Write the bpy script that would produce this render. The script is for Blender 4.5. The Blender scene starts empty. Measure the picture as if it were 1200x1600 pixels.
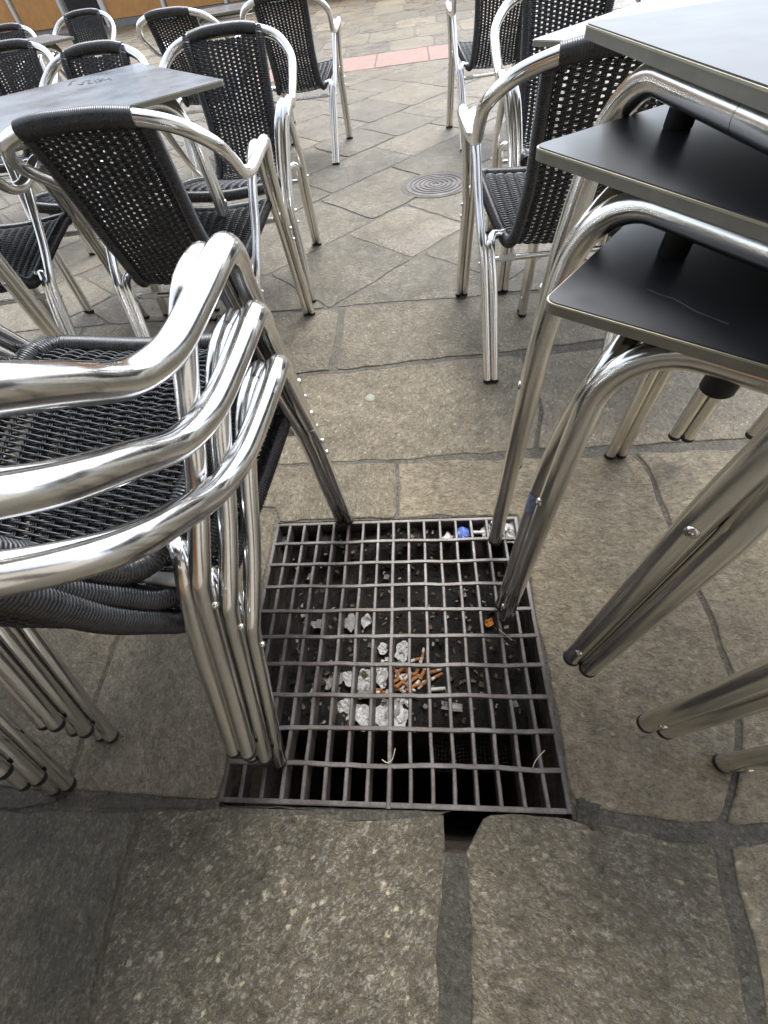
import bpy, bmesh, math, random
from mathutils import Vector, Matrix, noise
random.seed(7)
R = math.radians
S = bpy.context.scene
COL = S.collection

# ------------------------------------------------------------------ camera, sky, sun, exposure
CAM_P = Vector((0.09041, -0.00178, 1.01023))
CAM_R = Matrix.Rotation(0.16539, 3, 'Z') @ Matrix.Rotation(0.62307, 3, 'X') @ Matrix.Rotation(-0.16777, 3, 'Z')
FPX = 652.5422
cd = bpy.data.cameras.new('camera'); cam = bpy.data.objects.new('camera', cd); COL.objects.link(cam)
cam.matrix_world = Matrix.Translation(CAM_P) @ CAM_R.to_4x4()
cd.sensor_fit = 'VERTICAL'; cd.sensor_height = 24.0; cd.lens = 24.0 * FPX / 1600.0
cd.clip_start = 0.02; cd.clip_end = 400
S.camera = cam
W = bpy.data.worlds.new('World'); S.world = W; W.use_nodes = True
nt = W.node_tree
sky = nt.nodes.new('ShaderNodeTexSky'); sky.sky_type = 'NISHITA'; sky.sun_disc = False
SUN_EL, SUN_AZ = R(60), R(14)
sky.sun_elevation = SUN_EL; sky.sun_rotation = SUN_AZ
sky.air_density = 1.0; sky.dust_density = 3.0; sky.ozone_density = 0.6
bg = nt.nodes['Background']; bg.inputs['Strength'].default_value = 0.15
hs = nt.nodes.new('ShaderNodeHueSaturation'); hs.inputs['Saturation'].default_value = 0.25
tint = nt.nodes.new('ShaderNodeMix'); tint.data_type = 'RGBA'; tint.blend_type = 'MULTIPLY'; tint.inputs[0].default_value = 1.0; tint.inputs[7].default_value = (.93, .99, 1.07, 1)
nt.links.new(sky.outputs[0], hs.inputs['Color']); nt.links.new(hs.outputs[0], tint.inputs[6]); nt.links.new(tint.outputs[2], bg.inputs['Color'])
sd = bpy.data.lights.new('sun', 'SUN'); sd.energy = 1.3; sd.angle = R(28); sd.color = (1.0, 0.975, 0.94)
so = bpy.data.objects.new('sun', sd); COL.objects.link(so)
sdir = Vector((math.sin(SUN_AZ) * math.cos(SUN_EL), math.cos(SUN_AZ) * math.cos(SUN_EL), math.sin(SUN_EL)))
so.rotation_euler = sdir.to_track_quat('Z', 'Y').to_euler()
S.view_settings.view_transform = 'Standard'; S.view_settings.look = 'None'
S.view_settings.exposure = 1.4; S.view_settings.gamma = 1.0

def g(u, v, z=0.0):
    """point of the plane at height z seen at survey mark (u, v)"""
    d = CAM_R @ Vector(((u - 600) / FPX, -(v - 800) / FPX, -1.0))
    return CAM_P + d * ((z - CAM_P.z) / d.z)

# ------------------------------------------------------------------ helpers
def link(name, bm, mat, parent=None, smooth=True):
    me = bpy.data.meshes.new(name); bm.normal_update(); bm.to_mesh(me); bm.free()
    if smooth:
        for p in me.polygons: p.use_smooth = True
    for m in (mat if isinstance(mat, (list, tuple)) else [mat]): me.materials.append(m)
    o = bpy.data.objects.new(name, me); COL.objects.link(o)
    if parent: o.parent = parent
    return o
def empty(name, label, cat, loc=(0, 0, 0), rz=0, group=None):
    o = bpy.data.objects.new(name, None); COL.objects.link(o); o.empty_display_size = .05
    o.location = loc; o.rotation_euler = (0, 0, rz); o['label'] = label; o['category'] = cat
    if group: o['group'] = group
    return o
def tag(o, label=None, cat=None, group=None, kind=None):
    for k, v in (('label', label), ('category', cat), ('group', group), ('kind', kind)):
        if v: o[k] = v
    return o
def copy_tree(o, parent=None):
    c = o.copy(); COL.objects.link(c); c.parent = parent
    for ch in list(o.children): copy_tree(ch, c)
    return c
def smooth_path(pts, step):
    """Catmull-Rom through rows of numbers, resampled at about `step`"""
    P = [list(p) for p in pts]; n = len(P); out = []
    for i in range(n - 1):
        p0 = P[max(i - 1, 0)]; p1 = P[i]; p2 = P[i + 1]; p3 = P[min(i + 2, n - 1)]
        L = math.dist(p1[:3], p2[:3]); k = max(1, int(L / step))
        for j in range(k):
            t = j / k; t2 = t * t; t3 = t2 * t
            out.append([0.5 * ((2 * b) + (-a + c) * t + (2 * a - 5 * b + 4 * c - d) * t2 + (-a + 3 * b - 3 * c + d) * t3)
                        for a, b, c, d in zip(p0, p1, p2, p3)])
    out.append(P[-1]); return out
def tube(bm, path, r=None, seg=12, cap=True, flat=None, ref=None):
    """sweep; path rows (x,y,z[,r]); flat=(fx,fy) scales of the section; ref keeps the section's x axis"""
    n = len(path); P = [Vector(p[:3]) for p in path]
    rings = []; prev = None
    for i in range(n):
        t = (P[min(i + 1, n - 1)] - P[max(i - 1, 0)])
        if t.length < 1e-9: t = Vector((0, 0, 1))
        t.normalize()
        if ref is not None:
            a = ref - t * ref.dot(t)
        elif prev is None:
            a = Vector((1, 0, 0)) if abs(t.x) < .8 else Vector((0, 1, 0)); a = a - t * a.dot(t)
        else:
            a = prev - t * prev.dot(t)
        a.normalize(); prev = a; b = t.cross(a)
        rr = path[i][3] if len(path[i]) > 3 else r
        fx, fy = flat or (1, 1)
        rings.append([bm.verts.new(P[i] + a * (rr * fx * math.cos(2 * math.pi * k / seg)) + b * (rr * fy * math.sin(2 * math.pi * k / seg))) for k in range(seg)])
    for i in range(n - 1):
        A, B = rings[i], rings[i + 1]
        for k in range(seg):
            bm.faces.new((A[k], A[(k + 1) % seg], B[(k + 1) % seg], B[k]))
    if cap:
        for rg, fl_ in ((rings[0], True), (rings[-1], False)):
            nv_ = [bm.verts.new(v.co) for v in rg]; bm.faces.new(nv_[::-1] if fl_ else nv_)
    return bm
def box(bm, c, s, rot=None):
    m = Matrix.Translation(Vector(c))
    if rot is not None: m = m @ rot.to_4x4()
    m = m @ Matrix.Diagonal((s[0], s[1], s[2], 1))
    bmesh.ops.create_cube(bm, size=1.0, matrix=m)
    return bm
def screw(bm, c, d, r=.0055):
    d = Vector(d).normalized(); c = Vector(c)
    tube(bm, [list(c - d * .004) + [r], list(c + d * .0015) + [r], list(c + d * .003) + [r * .75], list(c + d * .0032) + [r * .4], list(c + d * .0016) + [r * .3]], seg=10)

# ------------------------------------------------------------------ materials
class Mat:
    def __init__(s, name):
        s.m = bpy.data.materials.new(name); s.m.use_nodes = True
        s.t = s.m.node_tree; s.b = s.t.nodes['Principled BSDF']
        s.co = s.n('ShaderNodeTexCoord')
    def n(s, typ, **kw):
        nd = s.t.nodes.new(typ)
        for k, v in kw.items():
            if hasattr(nd, k) and k not in nd.inputs: setattr(nd, k, v)
            else: nd.inputs[k].default_value = v
        return nd
    def l(s, a, b): s.t.links.new(a, b); return s
    def noise(s, scale, detail=3, rough=.55, vec=None, dist=0):
        nd = s.n('ShaderNodeTexNoise', Scale=scale, Detail=detail, Roughness=rough, Distortion=dist)
        s.l(vec or s.co.outputs['Object'], nd.inputs['Vector']); return nd
    def ramp(s, fac, stops):
        r = s.n('ShaderNodeValToRGB'); e = r.color_ramp.elements
        while len(e) < len(stops): e.new(.5)
        for el, (p, c) in zip(e, stops):
            el.position = p; el.color = (c if len(c) == 4 else (*c, 1)) if not isinstance(c, (int, float)) else (c, c, c, 1)
        s.l(fac, r.inputs['Fac']); return r
    def mix(s, fac, a, b, mode='MIX'):
        nd = s.n('ShaderNodeMix', data_type='RGBA', blend_type=mode)
        for sock, val in ((nd.inputs[0], fac), (nd.inputs[6], a), (nd.inputs[7], b)):
            if isinstance(val, bpy.types.NodeSocket): s.l(val, sock)
            elif isinstance(val, (int, float)): sock.default_value = val
            else: sock.default_value = (*val, 1)
        return nd.outputs[2]
    def math(s, op, a, b=0.0):
        nd = s.n('ShaderNodeMath', operation=op)
        for sock, val in ((nd.inputs[0], a), (nd.inputs[1], b)):
            if isinstance(val, bpy.types.NodeSocket): s.l(val, sock)
            else: sock.default_value = val
        return nd.outputs[0]
    def set(s, **kw):
        for k, v in kw.items():
            k = k.replace('_', ' ')
            sock = s.b.inputs[k]
            if isinstance(v, bpy.types.NodeSocket): s.l(v, sock)
            elif isinstance(v, (int, float)): sock.default_value = v
            else: sock.default_value = (*v, 1)
        return s
    def bump(s, h, strength=.3, dist=.002, prev=None):
        nd = s.n('ShaderNodeBump', Strength=strength, Distance=dist); s.l(h, nd.inputs['Height'])
        if prev: s.l(prev, nd.inputs['Normal'])
        s.l(nd.outputs[0], s.b.inputs['Normal']); return nd.outputs[0]

def make_alu(name, base, r0, r1, grain=.05):
    m = Mat(name)
    n1 = m.noise(9, 4); n2 = m.noise(60, 4, .6)
    sc = m.n('ShaderNodeMapping'); m.l(m.co.outputs['Object'], sc.inputs['Vector']); sc.inputs['Scale'].default_value = (260, 260, 7)
    n3 = m.noise(1.0, 3, .6, vec=sc.outputs[0])
    f = m.math('ADD', m.math('MULTIPLY', n1.outputs['Fac'], .5), m.math('MULTIPLY', n3.outputs['Fac'], .5))
    rr = m.ramp(f, [(.35, r0), (.7, r1)])
    cc = m.ramp(m.math('ADD', m.math('MULTIPLY', n1.outputs['Fac'], .5), m.math('MULTIPLY', n2.outputs['Fac'], .5)), [(.35, tuple(b * .92 for b in base)), (.62, base)])
    m.set(Metallic=1.0, Roughness=rr.outputs[0], Base_Color=cc.outputs[0])
    m.bump(n3.outputs['Fac'], grain, .0004)
    return m.m
ALU = make_alu('polished_aluminium', (.83, .82, .80), .12, .24, .09)
ALU2 = make_alu('brushed_aluminium', (.80, .79, .75), .15, .24, .08)
def make_wicker():
    m = Mat('black_wicker'); n = m.noise(60, 3); f = m.noise(900, 2)
    c = m.ramp(n.outputs['Fac'], [(.3, (.010, .010, .011)), (.7, (.026, .026, .030))])
    rr = m.ramp(n.outputs['Fac'], [(.3, .22), (.7, .36)])
    m.set(Base_Color=c.outputs[0], Roughness=rr.outputs[0], Specular_IOR_Level=.65)
    m.bump(f.outputs['Fac'], .15, .0004); return m.m
WICK = make_wicker()
def plain(name, col, rough=.5, metal=0.0, var=.25, scale=25, bump=.1):
    m = Mat(name); n = m.noise(scale, 4)
    c = m.ramp(n.outputs['Fac'], [(.3, tuple(x * (1 - var) for x in col)), (.7, tuple(min(1, x * (1 + var)) for x in col))])
    rr = m.ramp(n.outputs['Fac'], [(.3, max(.05, rough - .06)), (.7, rough + .06)])
    m.set(Base_Color=c.outputs[0], Roughness=rr.outputs[0], Metallic=metal)
    m.bump(m.noise(scale * 12, 3).outputs['Fac'], bump, .001); return m.m
RUBBER = plain('black_rubber', (.012, .012, .012), .55)
CLIP = plain('white_plastic', (.62, .62, .60), .4, var=.05)
STEEL = make_alu('screw_steel', (.75, .74, .70), .12, .2)
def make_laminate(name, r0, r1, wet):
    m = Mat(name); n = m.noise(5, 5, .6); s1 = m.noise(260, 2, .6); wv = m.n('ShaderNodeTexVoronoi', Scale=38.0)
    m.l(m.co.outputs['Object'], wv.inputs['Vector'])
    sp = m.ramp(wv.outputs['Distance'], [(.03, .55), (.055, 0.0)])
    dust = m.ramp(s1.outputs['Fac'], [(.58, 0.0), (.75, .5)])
    c = m.ramp(n.outputs['Fac'], [(.3, (.012 + .08 * wet, .012 + .092 * wet, .013 + .105 * wet)), (.75, (.024 + .11 * wet, .024 + .126 * wet, .026 + .145 * wet))])  # wet also lifts the black base to pale blue, painting in reflected sky
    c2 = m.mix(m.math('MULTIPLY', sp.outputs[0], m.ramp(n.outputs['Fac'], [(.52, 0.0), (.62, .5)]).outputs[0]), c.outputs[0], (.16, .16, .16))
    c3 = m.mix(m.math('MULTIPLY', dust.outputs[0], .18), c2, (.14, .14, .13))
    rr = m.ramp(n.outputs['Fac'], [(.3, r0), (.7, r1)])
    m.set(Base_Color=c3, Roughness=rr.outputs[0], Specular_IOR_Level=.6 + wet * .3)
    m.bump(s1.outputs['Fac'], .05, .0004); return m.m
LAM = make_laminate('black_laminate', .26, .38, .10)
WETSKYLAM = make_laminate('wet_sky_tint_laminate', .14, .26, 1)
EDGE = plain('laminate_edge', (.20, .19, .155), .55, var=.12, scale=40)
CREAM = plain('edge_line', (.42, .39, .28), .5, var=.1)
STICK = plain('blue_sticker', (.22, .27, .42), .45, var=.4, scale=160)

def make_granite():
    m = Mat('wet_granite')
    at = m.n('ShaderNodeAttribute', attribute_name='slab'); sep = m.n('ShaderNodeSeparateColor'); m.l(at.outputs['Color'], sep.inputs[0])
    tone, wet, coarse = sep.outputs[0], sep.outputs[1], sep.outputs[2]
    # each slab gets its own grain direction and offset
    mp = m.n('ShaderNodeMapping'); m.l(m.co.outputs['Object'], mp.inputs['Vector'])
    cmb = m.n('ShaderNodeCombineXYZ'); m.l(m.math('MULTIPLY', tone, 37.0), cmb.inputs[0]); m.l(m.math('MULTIPLY', tone, 91.0), cmb.inputs[1])
    m.l(cmb.outputs[0], mp.inputs['Location'])
    rt = m.n('ShaderNodeCombineXYZ'); m.l(m.math('MULTIPLY', tone, 5.0), rt.inputs[2]); m.l(rt.outputs[0], mp.inputs['Rotation'])
    st = m.n('ShaderNodeMapping'); m.l(mp.outputs[0], st.inputs['Vector']); st.inputs['Scale'].default_value = (1.0, .62, 1.0)
    v = st.outputs[0]
    big = m.noise(2.2, 4, .6, vec=m.co.outputs['Object']); mid = m.noise(16, 5, .65, vec=mp.outputs[0])
    wrp = m.noise(110, 5, .7, vec=v)
    wv = m.n('ShaderNodeVectorMath', operation='MULTIPLY_ADD'); m.l(wrp.outputs['Color'], wv.inputs[0]); wv.inputs[1].default_value = (.018, .018, .018); m.l(v, wv.inputs[2])
    cr = m.n('ShaderNodeTexVoronoi', Scale=300.0); m.l(wv.outputs[0], cr.inputs['Vector'])
    cr2 = m.n('ShaderNodeTexVoronoi', Scale=95.0); m.l(wv.outputs[0], cr2.inputs['Vector'])
    s1 = m.n('ShaderNodeSeparateColor'); m.l(cr.outputs['Color'], s1.inputs[0]); s2 = m.n('ShaderNodeSeparateColor'); m.l(cr2.outputs['Color'], s2.inputs[0])
    gr = m.noise(75, 7, .74, vec=v, dist=.6); gr2 = m.noise(420, 3, .65, vec=v)
    base = m.ramp(mid.outputs['Fac'], [(.28, (.122, .109, .083)), (.5, (.172, .155, .119)), (.74, (.225, .203, .158))])
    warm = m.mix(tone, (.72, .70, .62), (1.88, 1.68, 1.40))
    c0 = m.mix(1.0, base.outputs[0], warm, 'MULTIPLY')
    cry = m.ramp(s1.outputs[0], [(.0, .40), (.14, .70), (.45, 1.0), (.80, 1.22)])
    c1 = m.mix(.50, c0, cry.outputs[0], 'MULTIPLY')
    patch = m.ramp(mid.outputs['Fac'], [(.38, .35), (.62, 1.0)])
    fk = m.math('MULTIPLY', m.ramp(s1.outputs[1], [(.76, 0.0), (.82, .95)]).outputs[0], m.math('MULTIPLY', m.math('ADD', .40, m.math('MULTIPLY', coarse, .5)), patch.outputs[0]))
    c2 = m.mix(fk, c1, (.40, .375, .315))
    fl = m.math('MULTIPLY', m.ramp(s2.outputs[1], [(.88, 0.0), (.90, 1.0)]).outputs[0], m.ramp(cr2.outputs['Distance'], [(.22, 1.0), (.40, 0.0)]).outputs[0])
    fk2 = m.math('MULTIPLY', fl, m.math('MULTIPLY', coarse, 1.1))
    c3 = m.mix(fk2, c2, (.52, .45, .31))
    fine = m.ramp(gr.outputs['Fac'], [(.30, .42), (.50, .98), (.70, 1.45)])
    c4 = m.mix(.85, c3, fine.outputs[0], 'MULTIPLY')
    st2 = m.ramp(big.outputs['Fac'], [(.30, .66), (.62, 1.06)])
    c5 = m.mix(1.0, c4, st2.outputs[0], 'MULTIPLY')
    puddle = m.math('MULTIPLY', wet, m.ramp(m.noise(3.1, 4, .6).outputs['Fac'], [(.38, .35), (.60, 1.0)]).outputs[0])
    c6 = m.mix(m.math('MULTIPLY', puddle, .30), c5, (.05, .05, .05))
    rr = m.math('SUBTRACT', m.ramp(gr2.outputs['Fac'], [(.3, .44), (.7, .62)]).outputs[0], m.math('MULTIPLY', puddle, .38))
    m.set(Base_Color=c6, Roughness=rr, Specular_IOR_Level=.5)
    h = m.math('ADD', m.math('MULTIPLY', gr.outputs['Fac'], 2.4), m.math('ADD', m.math('ADD', m.math('MULTIPLY', s1.outputs[0], .10), m.math('MULTIPLY', gr2.outputs['Fac'], .45)), m.math('MULTIPLY', mid.outputs['Fac'], 2.0)))
    bs = m.n('ShaderNodeBump', Distance=.009); m.l(h, bs.inputs['Height']); m.l(m.math('SUBTRACT', .95, m.math('MULTIPLY', puddle, .55)), bs.inputs['Strength'])
    m.l(bs.outputs[0], m.b.inputs['Normal'])
    return m.m
GRAN = make_granite()
def make_mortar(name, a, b, rough=.7):
    m = Mat(name); n = m.noise(9, 6, .7); f = m.noise(120, 6, .75); k = m.n('ShaderNodeTexVoronoi', Scale=190.0); m.l(m.co.outputs['Object'], k.inputs['Vector'])
    sp = m.n('ShaderNodeSeparateColor'); m.l(k.outputs['Color'], sp.inputs[0])
    c = m.ramp(n.outputs['Fac'], [(.32, a), (.68, b)])
    c2 = m.mix(.9, c.outputs[0], m.ramp(f.outputs['Fac'], [(.32, .40), (.5, 1.0), (.68, 1.6)]).outputs[0], 'MULTIPLY')
    c3 = m.mix(m.ramp(sp.outputs[0], [(.90, 0.0), (.94, .28)]).outputs[0], c2, tuple(min(1, x * 2.4) for x in b))
    m.set(Base_Color=c3, Roughness=rough)
    m.bump(m.math('ADD', m.math('MULTIPLY', f.outputs['Fac'], 1.6), m.math('MULTIPLY', n.outputs['Fac'], 2.5)), .9, .007); return m.m
MORT = make_mortar('joint_mortar', (.078, .068, .050), (.155, .137, .106), .6)
DIRT = make_mortar('dark_dirt', (.006, .005, .004), (.030, .024, .018), .7)
PITW = make_mortar('pit_stone', (.08, .066, .05), (.24, .19, .14), .8)
REDS = make_mortar('red_stone', (.25, .135, .105), (.36, .21, .165), .5)
def make_iron():
    m = Mat('worn_iron'); n = m.noise(11, 5, .65); f = m.noise(190, 3, .7)
    c = m.ramp(n.outputs['Fac'], [(.30, (.058, .045, .037)), (.50, (.096, .083, .074)), (.72, (.175, .162, .150))])
    rust = m.mix(m.ramp(m.noise(23, 4, .7).outputs['Fac'], [(.58, 0.0), (.70, .55)]).outputs[0], c.outputs[0], (.075, .040, .026))
    c2 = m.mix(.6, rust, m.ramp(f.outputs['Fac'], [(.3, .6), (.7, 1.35)]).outputs[0], 'MULTIPLY')
    m.set(Base_Color=c2, Metallic=.30, Roughness=m.ramp(f.outputs['Fac'], [(.3, .34), (.7, .54)]).outputs[0])
    m.bump(f.outputs['Fac'], .45, .0012); return m.m
IRON = make_iron()
PAPER = plain('white_paper', (.60, .58, .55), .85, var=.18, scale=60)
PAPER2 = plain('grey_paper', (.34, .32, .30), .8, var=.2, scale=60)
BUTT = plain('orange_filter', (.38, .16, .055), .8, var=.4, scale=200)
CIGP = plain('cigarette_paper', (.60, .57, .50), .75, var=.1, scale=120)
BLUEW = plain('blue_wrapper', (.05, .10, .33), .35, var=.4, scale=70)
LEAF = plain('dry_leaf', (.12, .085, .05), .7, var=.4, scale=50)
ORNG = plain('orange_scrap', (.62, .22, .04), .6, var=.3, scale=60)
STRAW = plain('pale_straw', (.42, .38, .29), .6)
WOOD = plain('honey_wood_panel', (.50, .235, .065), .42, var=.12, scale=6)
FRAMEP = plain('white_window_frame', (.62, .60, .56), .4, var=.06)
PLIN = plain('grey_plinth', (.20, .19, .175), .6)
DGLASS = plain('dark_door_glass', (.012, .010, .012), .12, var=.2, scale=3, bump=0.0)
WALLS = make_mortar('old_sandstone_wall', (.34, .31, .26), (.46, .42, .36), .8)
TIMB = plain('dark_timber', (.055, .035, .022), .6)

# ------------------------------------------------------------------ ground, paving, drain pit
GX, GY0, GY1 = .348, 0.0, .681          # the grate's half width and its near and far edge
PX0, PX1, PY0, PY1 = -.352, .352, -.072, .690
bm = bmesh.new()
zb = -.0045
def quad(bm, x0, y0, x1, y1, z):
    return bm.faces.new([bm.verts.new(v) for v in ((x0, y0, z), (x1, y0, z), (x1, y1, z), (x0, y1, z))])
for a in ((-60, -40, 60, PY0), (-60, PY0, .108, -.013), (PX1 + .012, PY0, 60, -.013), (-60, PY1, 60, 160), (-60, -.013, PX0, PY1), (PX1, -.013, 60, PY1)): quad(bm, *a, zb)
tag(link('ground', bm, MORT, smooth=False), kind='structure')

def clip(poly, p, n):
    out = []
    for i in range(len(poly)):
        a, b = poly[i], poly[(i + 1) % len(poly)]
        da = (a[0] - p[0]) * n[0] + (a[1] - p[1]) * n[1]; db = (b[0] - p[0]) * n[0] + (b[1] - p[1]) * n[1]
        if da >= 0: out.append(a)
        if da * db < 0:
            t = da / (da - db); out.append((a[0] + (b[0] - a[0]) * t, a[1] + (b[1] - a[1]) * t))
    return out
def area(poly): return .5 * sum(poly[i][0] * poly[(i + 1) % len(poly)][1] - poly[(i + 1) % len(poly)][0] * poly[i][1] for i in range(len(poly)))
def inset(poly, d):
    n = len(poly); out = []
    for i in range(n):
        p0, p1, p2 = Vector(poly[i - 1]), Vector(poly[i]), Vector(poly[(i + 1) % n])
        e1 = (p1 - p0).normalized(); e2 = (p2 - p1).normalized()
        n1 = Vector((-e1.y, e1.x)); n2 = Vector((-e2.y, e2.x)); m = n1 + n2
        if m.length < 1e-4: m = n1
        m.normalize(); k = d / max(.45, m.dot(n1)); out.append(tuple(p1 + m * k))
    return out
paving = bmesh.new(); slab_layer = paving.loops.layers.float_color.new('slab')
def slab(poly, gap=.006, z=0.0, tone=None, wet=.3, coarse=.5, jit=.004, step=.018, tilt=True):
    poly = [tuple(p[:2]) for p in poly]
    if len(poly) < 3 or abs(area(poly)) < .004: return
    if area(poly) < 0: poly = poly[::-1]
    poly = inset(poly, gap)
    pts = []
    for i in range(len(poly)):
        a, b = Vector(poly[i]), Vector(poly[(i + 1) % len(poly)]); L = (b - a).length; k = max(1, int(L / step))
        for j in range(k): pts.append(a + (b - a) * (j / k))
    ring = []
    for p in pts:
        q = Vector((p.x * 9, p.y * 9, 3.1)); d = noise.noise_vector(q) * jit * 2 + noise.noise_vector(q * 3.1) * jit * 1.4 + noise.noise_vector(q * 8.0) * jit * .8
        ring.append((p.x + d.x, p.y + d.y))
    # round the corners a little
    ring = [tuple((Vector(ring[i - 1]) + Vector(ring[i]) * 4 + Vector(ring[(i + 1) % len(ring)])) / 6) for i in range(len(ring))]
    tone = random.random() if tone is None else tone
    dz = random.uniform(-.0015, .0015)
    r0 = ring; r1 = inset(ring, .001); r2 = inset(ring, .004)
    A = [paving.verts.new((x, y, z - .022)) for x, y in r0]; A1 = [paving.verts.new((x, y, z - .0035 + dz)) for x, y in r0]
    B = [paving.verts.new((x, y, z - .0012 + dz)) for x, y in r1]; Cc = [paving.verts.new((x, y, z + dz)) for x, y in r2]
    n = len(ring); F = []
    for i in range(n):
        j = (i + 1) % n
        F += [paving.faces.new((A[i], A[j], A1[j], A1[i])), paving.faces.new((A1[i], A1[j], B[j], B[i])), paving.faces.new((B[i], B[j], Cc[j], Cc[i]))]
    F.append(paving.faces.new(Cc))
    for f in F:
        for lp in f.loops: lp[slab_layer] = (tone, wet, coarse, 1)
def G(*uv): return [g(u, v)[:2] for u, v in uv]
# slabs in front of the drain
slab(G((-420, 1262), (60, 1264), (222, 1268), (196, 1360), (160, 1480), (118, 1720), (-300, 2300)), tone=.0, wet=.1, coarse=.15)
slab(G((222, 1268), (345, 1264), (470, 1266), (560, 1280), (640, 1276), (690, 1270), (697, 1312), (702, 1334), (690, 1450), (697, 1900), (60, 1900), (118, 1720), (160, 1480), (196, 1360)), tone=.18, wet=.1, coarse=.95)
slab(G((720, 1330), (738, 1300), (749, 1274), (800, 1268), (885, 1270), (925, 1284), (960, 1284), (1030, 1306), (1122, 1312), (1140, 1430), (1180, 1600), (1260, 1900), (726, 1900), (734, 1450)), tone=.36, wet=.1, coarse=.75)
slab(G((1136, 1316), (1500, 1300), (1900, 1700), (1300, 1900), (1200, 1600), (1158, 1430)), tone=.9, wet=.1, coarse=.85)
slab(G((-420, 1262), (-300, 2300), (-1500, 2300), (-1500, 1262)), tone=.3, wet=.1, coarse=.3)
# beside and behind the drain
x0, y0 = PX0, PY1
ul = g(105, 1238); ul2 = g(150, 1090); ul3 = g(188, 985)
far_l = g(392, 728); far_m = g(620, 720)
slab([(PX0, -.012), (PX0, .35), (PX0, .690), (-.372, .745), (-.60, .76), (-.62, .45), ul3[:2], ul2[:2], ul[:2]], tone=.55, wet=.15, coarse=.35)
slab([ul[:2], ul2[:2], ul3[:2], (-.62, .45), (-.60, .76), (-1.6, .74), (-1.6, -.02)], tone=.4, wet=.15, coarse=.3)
slab([(PX0, .690), (.012, .690), far_m[:2], far_l[:2], (-.60, .86), (-.60, .76), (-.372, .745)], tone=.62, wet=.2, coarse=.5)
slab([(.012, .690), (PX1, .690), (PX1, .02), g(905, 1262)[:2], g(1000, 1280)[:2], g(1128, 1292)[:2], g(1160, 1180)[:2], g(1146, 1075)[:2], g(1112, 965)[:2], g(1050, 830)[:2], g(1012, 730)[:2], g(990, 708)[:2], far_m[:2]], tone=.95, wet=.2, coarse=.6)
slab(G((990, 706), (1012, 730), (1050, 830), (1112, 965), (1146, 1075), (1160, 1180), (1128, 1292), (1500, 1296), (2000, 1000), (1500, 680)), tone=.9, wet=.2, coarse=.5)
slab([(-.60, .76), (-.60, .86), (-1.6, .86), (-1.6, .74)], tone=.5, wet=.2, coarse=.4)
# the long row and the mixed row behind it
a = g(410, 592); b = g(560, 578); c_ = g(790, 552); d_ = g(850, 548); e_ = g(1300, 500)
slab([far_l[:2], far_m[:2], g(835, 703)[:2], g(848, 640)[:2], g(818, 556)[:2], c_[:2], b[:2], a[:2]], tone=.72, wet=.35, coarse=.95, gap=.008)
slab([g(835, 703)[:2], g(990, 697)[:2], g(1400, 668)[:2], g(1330, 505)[:2], g(818, 556)[:2], g(848, 640)[:2]], tone=.70, wet=.35, coarse=.8)
slab([far_l[:2], a[:2], (-1.02, 1.30), (-1.02, .86), (-.6, .86)], tone=.55, wet=.3, coarse=.6)
slab([(-1.02, .86), (-1.02, 1.30), (-2.4, 1.30), (-2.4, .86)], tone=.6, wet=.3, coarse=.6)
FB_A, FB_B = g(400, 489), g(870, 452)        # front border of the diagonal field
fbd = (FB_B - FB_A).normalized()
def fb(x): return FB_A.y + (x - FB_A.x) * fbd.y / fbd.x
row_front = lambda x: (b.y + c_.y) / 2 + (x - .1) * (c_.y - b.y) / (c_.x - b.x)
cuts = [-2.4, -1.55, -.86, g(528, 530).x, g(758, 520).x + .02, .86, 1.6, 2.5, 4.0]
for i in range(len(cuts) - 1):
    xa, xb = cuts[i], cuts[i + 1]
    ya = a.y if xa < -.4 else row_front(xa); yb = a.y if xb < -.4 else row_front(xb)
    slab([(xa, ya), (xb, yb), (xb, fb(xb)), (xa, fb(xa))], gap=.016 if i in (2, 3, 4) else .010, tone=(.4, .6, .5, .45, .62, .6, .5, .6)[i], wet=.45, coarse=.7)
for xa, xb in ((1.6, 2.6), (2.6, 4.2)):
    slab([(xa, .2), (xb, .2), (xb, 1.25), (xa, 1.2)], tone=random.random(), wet=.3, coarse=.5)
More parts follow.
